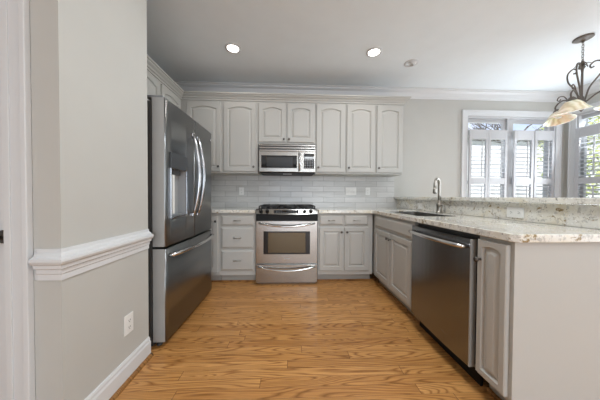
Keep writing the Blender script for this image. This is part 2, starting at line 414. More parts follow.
for i in range(4):
    o = s0 if i == 0 else copy_tree(s0)
    o.location = ([2.765, 3.075, 3.49, 3.83][i]*1.0, YW-.02, 0); props(o, names[i], 'window shutter', 'shutters of the window facing the camera')
    o.scale = (.305/sw, 1, 1) if i < 2 else (.325/sw, 1, 1)
for i in range(4):
    o = copy_tree(s0); o.rotation_euler = (0, 0, -PI/2); o.location = (XR-.02, ry1-.012-i*.405, 0); o.scale = (.395/sw, 1, 1)
    props(o, ['white louvered shutter panel at the right edge, nearest the room corner', 'second shutter panel from the corner on the right wall window', 'third shutter panel from the corner on the right wall window', 'shutter panel farthest from the corner on the right wall window'][i], 'window shutter', 'shutters of the right wall window')

# ------------------------------------------------------------ outdoors
struct('ground', MB().box(-8, 28, YW+.15, 26, -.6, -.55), M['outdoor_ground'])
struct('ground_side', MB().box(XR+.15, 22, -8, YW+.15, -.6, -.551), M['outdoor_ground'])
def branchy(name, base, h, label, seed, trunk=4.0):
    rnd = random.Random(seed); b = MB()
    def grow(p, d, L, r, k):
        q = p + d*L; mid = p + d*L*.5 + Vector((rnd.uniform(-1, 1), rnd.uniform(-1, 1), 0))*L*.05
        b.tube([p, mid, q], [r, r*.85, r*.65], 5)
        if k == 0: return
        for i in range(3 if k > 1 else 4):
            nd = (d + Vector((rnd.uniform(-1, 1), rnd.uniform(-1, 1), rnd.uniform(-.35, .6)))*.75).normalized()
            grow(p + d*L*rnd.uniform(.55, 1), nd, L*rnd.uniform(.6, .8), r*.55, k-1)
    T = Vector(base) + Vector((0, 0, trunk)); b.tube([Vector(base), T], [h*.05, h*.035], 7)
    for q in range(8): grow(T, Vector((rnd.uniform(-1.6, 1.6), rnd.uniform(-.8, .8), .55)).normalized(), h*.62, h*.022, 4)
    return props(mesh(name, b, M['bark'], origin=base), label, 'tree')
branchy('bare_tree', (9.95, 9.5, -.55), 1.5, 'bare tree seen through the left transom pane', 3)
branchy('bare_tree', (13.6, 10.4, -.55), 1.35, 'bare tree with dense twigs seen through the right transom pane', 11)
def leafy(name, base, h, rad, n, mat, label, seed, cat='tree'):
    rnd = random.Random(seed); e = empty(name, base, label=label, cat=cat)
    b = MB(); b.tube([(0, 0, 0), (.05, 0, h*.5), (0, .04, h*.85)], [h*.03, h*.022, h*.01], 7); mesh('trunk', b, M['bark'], e)
    b = MB()
    for i in range(n):
        th, ph, rr = rnd.uniform(0, 2*PI), rnd.uniform(-1, 1), rnd.uniform(.2, 1)**.5
        c = Vector((math.cos(th)*math.sqrt(1-ph*ph), math.sin(th)*math.sqrt(1-ph*ph), ph*1.1))*rad*rr + Vector((0, 0, h*.72))
        a = Vector((rnd.uniform(-1, 1), rnd.uniform(-1, 1), rnd.uniform(-1, 1))).normalized(); s_ = rnd.uniform(.05, .09)
        t = a.orthogonal().normalized(); w = a.cross(t)
        vs = [b.bm.verts.new(c + a*s_), b.bm.verts.new(c + t*s_*.5), b.bm.verts.new(c - a*s_), b.bm.verts.new(c - t*s_*.5 + w*s_*.2)]
        b.bm.faces.new(vs)
    mesh('foliage', b, mat, e); return e
leafy('leafy_tree', (10.6, 6.6, -.55), 4.6, 2.0, 5200, M['leaf'], 'green leafy tree outside the right wall window', 5)
leafy('shrub', (7.2, 2.6, -.55), 2.6, 1.1, 2600, M['leaf_pale'], 'pale leafy shrub outside the right wall window', 6, 'shrub')
# neighbouring house behind the back window
h = empty('neighbour_house', (14.5, 13.6, -.55), label='pale sided house seen between the louvers of the back window', cat='house')
b = MB(); b.box(-8, 8, 0, 5, 0, 5.3)
for k in range(25): b.box(-8.01, 8.01, -.02, 0, k*.21, k*.21+.19)
mesh('house_wall', b, M['siding'], h); mesh('roof', MB().prism([(-8.2, 5.3), (8.2, 5.3), (8.0, 5.45), (-8.0, 5.45)], 'y', -.3, 5.3), M['toe'], h)

# ------------------------------------------------------------ cabinet hardware
def knob(parent, u, z, d=0.0):
    b = MB(); b.lathe([(.008, 0), (.006, -.004), (.005, -.014), (.011, -.018), (.015, -.023), (.014, -.029), (.006, -.032)], (u, d, z), (0, 1, 0), 14)
    return mesh('knob', b, M['darkmetal'], parent)
def pull(parent, u, z, d=0.0, w=.038):
    b = MB(); b.tube([(u-w, d-.002, z), (u-w, d-.020, z), (u-w*.55, d-.027, z), (u, d-.029, z), (u+w*.55, d-.027, z), (u+w, d-.020, z), (u+w, d-.002, z)], [.006, .005, .0045, .006, .0045, .005, .006], 8)
    return mesh('pull', b, M['nickel'], parent)
TH = .021
def door(parent, u0, u1, z0, z1, kn=None, arch=0.0, fr=.058):
    b = MB(); L = [(0, -TH+.004, 0), (.004, -TH, 0), (fr, -TH, 1), (fr+.006, -TH+.013, 1), (fr+.012, -TH+.013, 1), (fr+.034, -TH+.002, 1)]
    b.panel(u0, u1, z0, z1, -.001, L, arch); o = mesh('door', b, M['cab'], parent)
    if kn: knob(o, kn[0], kn[1], -TH)
    return o
def drawer(parent, u0, u1, z0, z1, pl=True, name='drawer'):
    b = MB(); b.panel(u0, u1, z0, z1, -.001, [(0, -.010, 0), (.004, -.012, 0), (.020, -TH, 0)], 0); o = mesh(name, b, M['cab'], parent)
    if pl: pull(o, (u0+u1)/2, (z0+z1)/2, -TH)
    return o
def body(parent, u0, u1, dep, z0, z1, openings=()):
    """carcass with a face frame: the recesses between frame members show behind doors"""
    b = MB(); b.box(u0, u1, .012, dep, z0, z1)
    fw = .03
    us = sorted({u0, u1}); b.box(u0, u1, 0, .012, z0, z1, .0015)
    return mesh('body', b, M['cab'], parent)

UZ0, UZ1 = 1.392, 2.352
def upper(X0, X1, doors, label, z0=UZ0, y=2.985, rz=0.0, x=None, dep=.355, group='wall cabinets above the backsplash'):
    c = empty('wall_cabinet', (X0 if x is None else x, y, z0), rz, label=label, cat='cabinet', group=group)
    w = X1-X0; hgt = UZ1-z0
    body(c, 0.001, w-.001, dep, 0, hgt)
    for (a, bb, kn) in doors: door(c, a, bb, .022, hgt-.022, kn, .028, .056)
    return c
def KU(side, a, b, hgt=.06): return ((b-.025) if side == 'r' else (a+.025), .022+hgt)
upper(-1.475, -.925, [(.093, .535, KU('r', .093, .535))], 'tall off-white wall cabinet in the corner, partly behind the refrigerator')
upper(-.925, -.447, [(.026, .450, KU('r', .026, .450))], 'tall off-white arched-door wall cabinet immediately left of the microwave')
upper(-.447, .328, [(.010, .374, KU('r', .010, .374, .035)), (.392, .757, KU('l', .392, .757, .035))], 'short two-door off-white wall cabinet directly above the microwave', z0=1.79)
upper(.328, .744, [(.014, .402, KU('l', .014, .402))], 'tall off-white arched-door wall cabinet immediately right of the microwave')
upper(.744, 1.160, [(.014, .402, KU('l', .014, .402))], 'middle of the three tall wall cabinets right of the microwave')
upper(1.160, 1.548, [(.014, .371, KU('l', .014, .371))], 'rightmost tall wall cabinet, ending beside the bare wall')
# above the fridge (left wall)
upper(1.56, 2.50, [(.018, .462, KU('r', .018, .462, .035)), (.478, .922, KU('l', .478, .922, .035))], 'off-white wall cabinet above the refrigerator', z0=1.83, y=1.56, rz=PI/2, x=-1.46, dep=.305, group='wall cabinets on the refrigerator wall')
upper(2.502, 2.958, [(.022, .438, KU('l', .022, .438))], 'off-white wall cabinet between the refrigerator and the corner', y=2.502, rz=PI/2, x=-1.46, dep=.305, group='wall cabinets on the refrigerator wall')
# cabinet crown + light rail
cc = [(0, 2.353), (.010, 2.353), (.012, 2.372), (.024, 2.378), (.030, 2.392), (.052, 2.408), (.058, 2.420), (.070, 2.424), (.070, 2.440), (0, 2.440)]
b = MB(); b.sweep(cc, [(1.548, YW-.004, 1, 0), (1.548, 2.985, 1, -1), (-1.46, 2.985, 1, -1), (-1.46, 1.56, 1, 0)])
o = props(mesh('cabinet_crown_moulding', b, M['cab'], origin=(0, 2.985, 2.353)), 'stepped off-white crown moulding running along the tops of the wall cabinets', 'moulding')

# ------------------------------------------------------------ base cabinets
BY, BZ0, BZ1 = 2.712, .105, .874
def base(X0, Y0, w, rz, label, dep=.60, group=None, hollow=False):
    c = empty('base_cabinet', (X0, Y0, 0), rz, label=label, cat='cabinet')
    if group: c['group'] = group
    b = MB()
    if hollow:
        b.box(.001, w-.001, 0, .02, BZ0, BZ1, .001); b.box(.001, w-.001, dep-.012, dep, BZ0, BZ1); b.box(.001, .018, .0205, dep-.0125, BZ0, BZ1)
        b.box(w-.018, w-.001, .0205, dep-.0125, BZ0, BZ1); b.box(.0185, w-.0185, .0205, dep-.0125, BZ0, BZ0+.018)
    else: b.box(.001, w-.001, 0, dep, BZ0, BZ1, .001)
    mesh('body', b, M['cab'], c)
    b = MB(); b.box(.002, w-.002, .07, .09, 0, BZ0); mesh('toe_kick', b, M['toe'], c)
    return c
g1 = 'base cabinets along the back wall'
c = base(-1.745, BY, .875, 0, 'off-white base cabinet in the left corner, mostly behind the refrigerator', group=g1)
door(c, .50, .858, .145, .835, (.835, .775))
c = base(-.868, BY, .436, 0, 'off-white three-drawer base cabinet left of the stove', group=g1)
for z0, z1 in ((.722, .848), (.442, .700), (.168, .418)): drawer(c, .020, .412, z0, z1)
c = base(.336, BY, .694, 0, 'off-white base cabinet with two drawers over two doors right of the stove', group=g1)
drawer(c, .018, .318, .725, .852); drawer(c, .334, .634, .725, .852)
door(c, .018, .318, .160, .700, (.292, .642), 0, .05); door(c, .334, .634, .160, .700, (.360, .642), 0, .05)
g2 = 'base cabinets of the peninsula'
PX = 1.045
# blind corner carcass belongs to the sink run
c = base(PX, 2.705, .905, -PI/2, 'off-white sink base cabinet with a long false drawer front, under the faucet', dep=.58, group=g2, hollow=True)
b = MB(); b.box(-.60, 0.0, .012, .58, BZ0, BZ1); mesh('corner_body', b, M['cab'], c)
drawer(c, .075, .885, .725, .852, False, 'false_front')
door(c, .075, .472, .140, .700, (.452, .642), 0, .05); door(c, .488, .885, .140, .700, (.508, .642), 0, .05)
c = base(PX, 1.166, .190, -PI/2, 'narrow off-white end cabinet of the peninsula, right of the dishwasher', dep=.58, group=g2)
door(c, .008, .172, .125, .855, (.030, .748), .010, .03)
mesh('end_panel', MB().box(.178, .192, -.001, .585, 0, BZ1, .001), M['cab'], c)
# wood shoe strips
b = MB(); b.box(-1.745, -.432, BY+.056, BY+.068, 0.001, .022, .004); b.box(.338, 1.11, BY+.056, BY+.068, 0.001, .022, .004)
struct('trim_5', b, M['shoe'], label='oak shoe strip under the back base cabinets')
b = MB(); b.box(PX+.056, PX+.068, 1.80, 2.70, .001, .022, .004); b.box(PX+.050, PX+.068, .976, 1.160, .001, .022, .004)
struct('trim_6', b, M['shoe'], label='oak shoe strip under the peninsula')

# ------------------------------------------------------------ counters
CT0, CT1 = .876, .914
b = MB(); b.box(-1.765, -.434, 2.668, YW-.012, CT0, CT1, .005)
props(mesh('countertop', b, M['granite'], origin=(-1.1, 3.0, CT0)), 'speckled granite countertop left of the stove', 'countertop')
# right L-shaped slab with the sink hole
sX0, sX1, sY0, sY1 = 1.125, 1.505, 1.85, 2.60
def slab_with_hole():
    b = MB(); bm = b.bm; x0, x1, xr = .340, 1.018, 1.642
    outer = [(x0, 2.668), (x1-.02, 2.668), (x1, 2.648), (x1, .975), (x1+.025, .950), (xr, .950), (xr, YW-.012), (x0, YW-.012)]
    hole = []
    r = .05
    for cx, cy, a0 in ((sX1-r, sY1-r, 0), (sX0+r, sY1-r, 90), (sX0+r, sY0+r, 180), (sX1-r, sY0+r, 270)):
        for k in range(6):
            a = math.radians(a0 + k*18); hole.append((cx + r*math.cos(a), cy + r*math.sin(a)))
    fr = {}
    for z in (CT0, CT1):
        O = [bm.verts.new((x, y, z)) for x, y in outer]; Hh = [bm.verts.new((x, y, z)) for x, y in hole]
        e = [bm.edges.new((O[i], O[(i+1) % len(O)])) for i in range(len(O))] + [bm.edges.new((Hh[i], Hh[(i+1) % len(Hh)])) for i in range(len(Hh))]
        bmesh.ops.triangle_fill(bm, use_beauty=True, use_dissolve=False, edges=e); fr[z] = (O, Hh)
    for k in (0, 1):
        A, B = fr[CT0][k], fr[CT1][k]
        for i in range(len(A)): bm.faces.new((A[i], A[(i+1) % len(A)], B[(i+1) % len(A)], B[i]))
    return b
o = mesh('countertop', slab_with_hole(), M['granite'], origin=(1.3, 2.0, CT0))
bv = o.modifiers.new('bevel', 'BEVEL'); bv.width = .004; bv.segments = 2; bv.limit_method = 'ANGLE'
props(o, 'L-shaped speckled granite countertop with the sink, right of the stove and over the peninsula', 'countertop')
# bar
props(mesh('granite_backsplash', MB().box(1.644, 1.664, .975, YW-.002, CT1+.001, 1.045, .001), M['granite'], origin=(1.654, 2, CT1+.001)), 'upright speckled granite splash behind the sink, under the raised bar', 'backsplash')
props(mesh('bar_top', MB().box(1.602, 2.02, .90, YW-.002, 1.047, 1.083, .006), M['granite'], origin=(1.8, 2, 1.042)), 'raised speckled granite bar ledge along the peninsula', 'countertop')
struct('wall_peninsula', MB().box(1.666, 1.80, .975, YW, 0, 1.041), M['wall'])
# tile backsplash
struct('backsplash_tile', MB().box(XL+.001, 1.600, YW-.010, YW-.0005, CT1, UZ0+.41), M['tile'], label='glazed pale subway tile backsplash')

# sink
s = empty('sink', ((sX0+sX1)/2, (sY0+sY1)/2, .70), label='stainless steel sink set into the peninsula countertop', cat='sink')
b = MB(); bm = b.bm
def rl(x0, x1, y0, y1, r, z):
    pts = []
    for cx, cy, a0 in ((x1-r, y1-r, 0), (x0+r, y1-r, 90), (x0+r, y0+r, 180), (x1-r, y0+r, 270)):
        for k in range(6):
            a = math.radians(a0+k*18); pts.append((cx+r*math.cos(a), cy+r*math.sin(a), z))
    return pts
hw, hl = (sX1-sX0)/2, (sY1-sY0)/2
lp = [rl(-hw+.001, hw-.001, -hl+.001, hl-.001, .05, .207), rl(-hw+.006, hw-.006, -hl+.006, hl-.006, .05, .207), rl(-hw+.012, hw-.012, -hl+.012, hl-.012, .05, .03), rl(-hw+.05, hw-.05, -hl+.05, hl-.05, .05, .0)]
lp2 = [rl(-hw+.048, hw-.048, -hl+.048, hl-.048, .05, -.004), rl(-hw+.008, hw-.008, -hl+.008, hl-.008, .05, .028), rl(-hw+.001, hw-.001, -hl+.001, hl-.001, .05, .16)]
rings = [[bm.verts.new(p) for p in q] for q in lp + lp2]
for A, B in zip(rings, rings[1:] + rings[:1]):
    if A is rings[3]: continue
    for k in range(24): bm.faces.new((A[k], A[(k+1) % 24], B[(k+1) % 24], B[k]))
bm.faces.new(rings[3]); bm.faces.new(rings[4][::-1])
mesh('basin', b, M['sink'], s)  # dark rim runs up over the slab edge in place of its shade
mesh('drain', MB().lathe([(.045, .001), (.045, .004), (.02, .004), (.018, .001)], (0, 0, 0)), M['chrome'], s)

# faucet
f = empty('faucet', (1.575, 2.265, CT1), label='brushed nickel gooseneck faucet standing behind the sink', cat='faucet')
b = MB(); b.lathe([(.034, 0), (.034, .006), (.027, .012), (.025, .07), (.029, .075), (.029, .095), (.020, .105), (.015, .14)], (0, 0, 0)); mesh('base', b, M['nickel'], f)
d = Vector((-.80, -.60, 0)); pts = [Vector((0, 0, .12)), Vector((0, 0, .20)), Vector((0, 0, .285))]
for k in range(1, 13):
    a = PI*k/12; pts.append(Vector((0, 0, .285)) + d*.062*(1-math.cos(a)) + Vector((0, 0, .075*math.sin(a))))
pts += [pts[-1] + Vector((0, 0, -.02))]
mesh('spout', MB().tube(pts, .0135, 12), M['nickel'], f)
e = pts[-1]; mesh('spray_head', MB().lathe([(.014, .0), (.018, -.012), (.019, -.05), (.016, -.062)], e, (0, 0, 1)), M['nickel'], f)
b = MB(); b.tube([(0, -.02, .083), (.0, -.045, .086), (.01, -.062, .078), (.012, -.068, .045), (.012, -.07, .012)], [.012, .010, .007, .006, .007], 8); mesh('lever', b, M['nickel'], f)

# ------------------------------------------------------------ electrical plates
def plate(loc, rz, label, kind='outlet', w=.07, h=.115, name='wall_outlet', rows=1, horiz=False, gangs=1):
    e = empty(name, loc, rz, label=label, cat=kind)
    mesh('cover_plate', MB().box(-w/2, w/2, -.006, 0, -h/2, h/2, .0025), M['plastic'], e)
    if kind == 'outlet':
        for s_ in (-1, 1):
            cu, cz = (s_*.02, 0) if horiz else (0, s_*.02)
            if horiz: cu = s_*.028
            mesh('receptacle', MB().box(cu-.014, cu+.014, -.008, -.006, cz-.014, cz+.014, .001), M['plastic'], e)
            b = MB()
            for q in (-.006, .006):
                if horiz: b.box(cu-.005, cu+.005, -.0086, -.0078, cz+q-.0012, cz+q+.0012)
                else: b.box(cu+q-.0012, cu+q+.0012, -.0086, -.0078, cz-.003, cz+.006)
            b.lathe([(.0025, -.0087), (.0025, -.0078)], (cu+(.009 if horiz else 0), 0, cz-(0 if horiz else .009)), (0, 1, 0), 8)
            mesh('slots', b, M['slot'], e)
    else:
        for g in range(gangs):
            cu = (g-(gangs-1)/2)*.046
            b = MB(); b.box(cu-.016, cu+.016, -.008, -.006, -.033, .033, .001); b.prism([(-.008, -.028), (-.014, .0), (-.009, .028)], 'x', cu-.012, cu+.012)
            mesh('rocker_switch', b, M['plastic'], e)
    return e
ty = YW-.0105
plate((-.745, ty, 1.155), 0, 'white single outlet on the tile left of the stove')
plate((.920, ty, 1.165), 0, 'white triple light switch plate on the tile right of the stove', 'light switch', .165, .118, 'light_switch', gangs=3)
plate((1.182, ty, 1.165), 0, 'white outlet on the tile right of the triple switch')
plate((1.6435, 2.72, .965), -PI/2, 'small white outlet on the granite splash beyond the faucet', w=.10, h=.075, horiz=True)
plate((1.6435, 1.535, .972), -PI/2, 'white horizontal outlet on the granite splash above the dishwasher', w=.122, h=.078, horiz=True)
plate((XS+.0005, 1.322, .325), PI/2, 'white outlet low on the wall below the chair rail')

# ------------------------------------------------------------ gas range
RX0, RX1, RY = -.427, .331, 2.665
r = empty('gas_range', ((RX0+RX1)/2, RY, 0), label='stainless steel slide-in gas stove between the base cabinets', cat='stove')
w = (RX1-RX0)/2
b = MB(); b.box(-w+.004, w-.004, .035, .66, .045, .895); b.box(-w+.03, w-.03, .06, .60, .0, .045); mesh('body', b, M['steel'], r)
b = MB(); b.box(-w, w, .02, .665, .896, .922, .006); b.box(-w+.03, w-.03, .06, .62, .922, .926, .002); mesh('cooktop', b, M['black'], r)
# control panel: sloped, arched lower edge
b = MB(); N = 16; top = []; bot = []; back = []
for i in range(N+1):
    t = i/N; x = -w + 2*w*t; q = (2*t-1)**2
    bow = .022*(1-q)
    top.append(b.bm.verts.new((x, .03-bow, .924))); bot.append(b.bm.verts.new((x, -.006-bow, .862+.010*q))); back.append(b.bm.verts.new((x, .10, .924)))
bb = [b.bm.verts.new((v.co.x, .034, v.co.z)) for v in bot]
for i in range(N):
    for A, B in ((back, top), (top, bot), (bot, bb)): b.bm.faces.new((A[i], A[i+1], B[i+1], B[i]))
b.bm.faces.new((back[0], top[0], bot[0], bb[0])); b.bm.faces.new((bb[-1], bot[-1], top[-1], back[-1]))
b.bm.faces.new([back[0], bb[0], bb[-1], back[-1]][::-1])
cp_ = mesh('control_panel', b, M['steel'], r)
nrm = Vector((0, -.062, .036)).normalized()
def onp(x, t=0.0):
    q = (x/w)**2; bow = .022*(1-q); a = Vector((x, .03-bow, .924)); c2 = Vector((x, -.006-bow, .862+.010*q)); return a.lerp(c2, .5+t)
for x in (-.315, -.238, .214, .291):
    b = MB(); b.lathe([(.023, -.001), (.023, .006), (.019, .010), (.017, .028), (.013, .031)], onp(x), nrm, 18); k = mesh('knob', b, M['black'], cp_)
    p = onp(x) + nrm*.0315; b = MB(); b.tube([p + Vector((0, -.004, -.007)), p + Vector((0, .003, .009))], .002, 6); mesh('knob_pointer', b, M['chrome'], k)
b = MB()
for i in range(8):
    x0, x1 = -.16 + i*.0375, -.16+(i+1)*.0375
    P = [onp(x0, -.30)+nrm*.002, onp(x1, -.30)+nrm*.002, onp(x1, .30)+nrm*.002, onp(x0, .30)+nrm*.002]
    b.bm.faces.new([b.bm.verts.new(p) for p in P])
bmesh.ops.solidify(b.bm, geom=b.bm.faces[:], thickness=.0015)
dsp = mesh('display', b, M['blackglass'], cp_)
b = MB()
for i in range(14):
    for t in (-.13, .13):
        x = -.148 + i*.0205
        if 5 <= i <= 7 and t < 0: continue
        p = onp(x, t) + nrm*.0025; b.box(p.x-.006, p.x+.006, p.y-.0012, p.y+.0012, p.z-.003, p.z+.003)
mesh('buttons', b, M['grey_plastic'], dsp)
mesh('vent_strip', MB().box(-w+.004, w-.004, .008, .034, .785, .864, .003), M['black'], r)
# oven door
b = MB(); b.box(-w+.002, w-.002, 0, .034, .262, .782, .006); od = mesh('oven_door', b, M['steel'], r)
b = MB(); b.box(-.283, .283, -.0035, .0, .375, .655, .003); ow = mesh('window', b, M['blackglass'], od)
b = MB(); b.box(-.228, .228, -.0055, -.0035, .392, .640, .002); mesh('window_pane', b, M['oven'], ow)
def bowed(x0, x1, z, y0, bow, rr, sag=0.0, n=14):
    return [(x0+(x1-x0)*i/n, y0 - bow*(1-(2*i/n-1)**2)-.014, z - sag*(1-(2*i/n-1)**2)) for i in range(n+1)]
pts = bowed(-.335, .335, .755, 0, .045, 0, .034)
b = MB(); b.tube([(-.335, .0, .752)] + pts + [(.335, .0, .752)], .0115, 10); mesh('handle', b, M['chrome'], od)
mesh('badge', MB().box(-.03, .03, -.002, 0, .315, .326, .001), M['nickel'], od)
b = MB(); b.box(-w+.002, w-.002, .002, .034, .022, .246, .006); dw = mesh('warming_drawer', b, M['steel'], r)
pts = bowed(-.345, .345, .222, .002, .04, 0, .036)
b = MB(); b.tube([(-.345, .002, .215)] + pts + [(.345, .002, .215)], .012, 10, flat=.8); mesh('handle', b, M['chrome'], dw)
# burners and grates
for bx_, by_, br in ((-.22, .18, .045), (-.22, .46, .036), (.22, .18, .04), (.22, .46, .045), (0, .32, .05)):
    b = MB(); b.lathe([(br+.015, .926), (br+.012, .932), (br, .936), (br, .942), (br*.85, .948), (.002, .949)], (bx_, by_, 0), (0, 0, 1), 20); mesh('burner', b, M['castiron'], r)
for gx in (-.235, 0, .235):
    b = MB(); hw_ = .112; z = .957
    for (a, c2) in (((gx-hw_, .08), (gx+hw_, .08)), ((gx-hw_, .58), (gx+hw_, .58)), ((gx-hw_, .08), (gx-hw_, .58)), ((gx+hw_, .08), (gx+hw_, .58)), ((gx, .08), (gx, .58)), ((gx-hw_, .33), (gx+hw_, .33)), ((gx-hw_, .20), (gx+hw_, .20)), ((gx-hw_, .46), (gx+hw_, .46))):
        b.tube([(*a, z), (*c2, z)], .0065, 6)
    for x in (-hw_, hw_):
        for y in (.08, .33, .58): b.tube([(gx+x, y, .926), (gx+x, y, z+.004)], .0075, 6)
    mesh('grate', b, M['castiron'], r)

# ------------------------------------------------------------ microwave
mw = empty('microwave', (-.052, 2.925, 1.392), label='stainless steel over-the-range microwave under the short wall cabinet', cat='microwave')
w = .376; H_ = .378
b = MB(); b.box(-w, w, .035, .40, .012, H_, .003); mesh('body', b, M['steel'], mw)
mesh('underside', MB().box(-w+.01, w-.01, .03, .40, .0, .012, .002), M['black'], mw)
mesh('work_light', MB().box(-.06, .06, .08, .14, -.006, .0, .002), M['plastic'], mw)
b = MB(); b.box(-w, w, .005, .035, .288, H_, .003); vg = mesh('vent_grille', b, M['steel'], mw)
for z in (.352, .318): mesh('vent_slot', MB().box(-w+.004, w-.004, .002, .006, z-.0085, z+.0085, .001), M['slot'], vg)
b = MB(); b.box(-w, .148, 0, .035, .014, .285, .004); md = mesh('door', b, M['steel'], mw)
mesh('window', MB().box(-w+.032, .128, -.003, 0, .066, .232, .004), M['blackglass'], md)
mesh('window_mesh', MB().box(-w+.10, .075, -.0045, -.003, .082, .216, .003), M['mwglass'], md)
b = MB(); b.tube([(.166, .004, .035), (.166, -.03, .045), (.166, -.042, .15), (.166, -.03, .255), (.166, .004, .265)], .011, 10); mesh('handle', b, M['chrome'], md)
b = MB(); b.box(.150, w, .002, .035, .014, .285, .003); mp = mesh('control_panel', b, M['steel'], mw)
mesh('keypad', MB().box(.222, w-.018, -.001, .002, .062, .262, .002), M['blackglass'], mp)
b = MB()
for i in range(4):
    for j in range(6): b.box(.232+i*.031, .232+i*.031+.020, -.0025, -.001, .072+j*.023, .072+j*.023+.012)
mesh('buttons', b, M['grey_plastic'], mp)
mesh('display', MB().box(.232, w-.028, -.0025, -.001, .222, .250, .001), M['slot'], mp)

# ------------------------------------------------------------ refrigerator (local: u along +Y, front towards +X)
fr = empty('refrigerator', (-.880, 2.018, 0), PI/2, label='large stainless steel french-door refrigerator against the left wall', cat='refrigerator')
w = .448
b = MB(); b.box(-w+.004, w-.004, .098, .80, .03, 1.745, .004); mesh('case', b, M['case'], fr)
def fdoor(name, u0, u1, z0, z1, cut=None):
    """slightly bowed door front; cut=(u0,u1,z0,z1) leaves a recess"""
    b = MB(); N = 16; us = sorted(set([u0 + (u1-u0)*i/N for i in range(N+1)] + [u0+.003, u0+.007, u1-.007, u1-.003] + ([cut[0], cut[1]] if cut else [])))
    zs = [z0, z1] if not cut else [z0, cut[2], cut[3], z1]
    def fy(u):
        y = -.007*(1-(u/w)**2)
        e_ = min(u-u0, u1-u); return y + (.006*(1-min(1, e_/.007))**2)
    g = [[b.bm.verts.new((u, fy(u), z)) for z in zs] for u in us]
    bk = [[b.bm.verts.new((u, .088, z)) for z in (z0, z1)] for u in us]
    for i in range(len(us)-1):
        for j in range(len(zs)-1):
            if cut and cut[0] <= us[i] < cut[1] and j == 1: continue
            f_ = b.bm.faces.new((g[i][j], g[i+1][j], g[i+1][j+1], g[i][j+1])); f_.smooth = True
        b.bm.faces.new((bk[i][0], bk[i+1][0], g[i+1][0], g[i][0])); b.bm.faces.new((g[i][-1], g[i+1][-1], bk[i+1][1], bk[i][1]))
        b.bm.faces.new((bk[i][0], bk[i][1], bk[i+1][1], bk[i+1][0]))
    for i in (0, -1):
        f_ = b.bm.faces.new([*g[i], bk[i][1], bk[i][0]]); f_.material_index = 1
    if cut:
        a, c2 = us.index(cut[0]), us.index(cut[1]); D = .06
        rim = [g[i][1] for i in range(a, c2+1)] + [g[i][2] for i in range(c2, a-1, -1)]
        inn = [b.bm.verts.new((v.co.x, D, v.co.z)) for v in rim]; n = len(rim)
        for i in range(n): b.bm.faces.new((rim[i], rim[(i+1) % n], inn[(i+1) % n], inn[i])).material_index = 2
        b.bm.faces.new(inn).material_index = 2
    return mesh(name, b, [M['steel_fridge'], M['steel_fridge_edge'], M['recess']], fr)
dl = fdoor('door', -w, -.004, .722, 1.765, (-.385, -.155, .93, 1.285))
dr2 = fdoor('door', .004, w, .722, 1.765)
fz = fdoor('freezer_drawer', -w, w, .045, .705)
def fhandle(parent, u):
    pts = []
    for i in range(15):
        t = i/14; pts.append((u, -.012 - .058*math.sin(PI*t)**.75, .905 + (1.625-.905)*t))
    b = MB(); b.tube(pts, [.012 + .008*math.sin(PI*i/14) for i in range(15)], 10, flat=.8)
    b.box(u-.012, u+.012, -.022, -.002, .90, .93, .004); b.box(u-.012, u+.012, -.022, -.002, 1.60, 1.63, .004)
    return mesh('handle', b, M['handle'], parent)
fhandle(dl, -.048); fhandle(dr2, .048)
pts = [(-.40, -.003, .655)] + [(-.40+.80*i/14, -.030-.042*math.sin(PI*i/14)**.8, .655) for i in range(15)] + [(.40, -.003, .655)]
b = MB(); b.tube(pts, .0145, 10); mesh('handle', b, M['chrome'], fz)
# dispenser
b = MB()
for (a, c2, z0, z1) in ((-.393, -.385, .915, 1.285), (-.155, -.143, .915, 1.285), (-.385, -.155, .915, .93)): b.box(a, c2, -.012, -.001, z0, z1, .002)
ds = mesh('dispenser_frame', b, M['handle'], dl)
mesh('dispenser_display', MB().box(-.392, -.144, -.012, -.001, 1.286, 1.40, .002), M['display_grey'], ds)
mesh('dispenser_tray', MB().box(-.380, -.160, .0, .058, .931, .942, .001), M['grey_plastic'], ds)
b = MB(); b.box(-.335, -.20, .015, .05, 1.245, 1.284, .004); mesh('dispenser_nozzle', b, M['slot'], ds)
mesh('dispenser_paddle', MB().box(-.338, -.310, .004, .030, .945, 1.24, .004), M['plastic'], ds, label='pale vertical dispenser light strip')
for u in (-w+.05, w-.05): mesh('hinge_cover', MB().box(u-.04, u+.04, .02, .14, 1.766, 1.785, .005), M['grey_plastic'], fr)
mesh('logo_badge', MB().box(.395, .428, -.007, .0, 1.672, 1.690, .001), M['chrome'], dr2)
b = MB(); b.box(-w+.02, w-.02, .10, .16, .003, .045, .002); mesh('toe_grille', b, M['slot'], fr)
for u in (-.40, .40): mesh('foot', MB().lathe([(.02, 0), (.02, .01), (.008, .012), (.008, .046)], (u, .07, 0)), M['slot'], fr)

# ------------------------------------------------------------ dishwasher (local u along -Y)
dwm = empty('dishwasher', (1.015, 1.490, 0), -PI/2, label='dark stainless steel dishwasher in the peninsula beside the end cabinet', cat='dishwasher')
w = .297
mesh('tub', MB().box(-w+.004, w+.004, .05, .58, .10, .865), M['case'], dwm)
b = MB(); N = 12; z0, z1 = .118, .845
us = [-w + 2*w*i/N for i in range(N+1)]
g = [(u, -.010*(1-(u/w)**2)) for u in us]
pl = [(u, y) for u, y in g] + [(w, .030), (-w, .030)]
b.prism(pl, 'z', z0, z1); dd = mesh('door', b, M['steel_dw'], dwm)
mesh('door_edge', MB().box(w-.001, w+.007, -.001, .032, z0, z1, .001), M['steel_fridge_edge'], dwm)
mesh('gasket', MB().box(-w, w, .031, .049, z0+.01, z1), M['black'], dwm)
pts = [(-.272, -.004, .800)] + [(-.272+.544*i/14, -.034-.026*math.sin(PI*i/14), .800) for i in range(15)] + [(.272, -.004, .800)]
b = MB(); b.tube(pts, .0125, 10); mesh('handle', b, M['chrome'], dd)
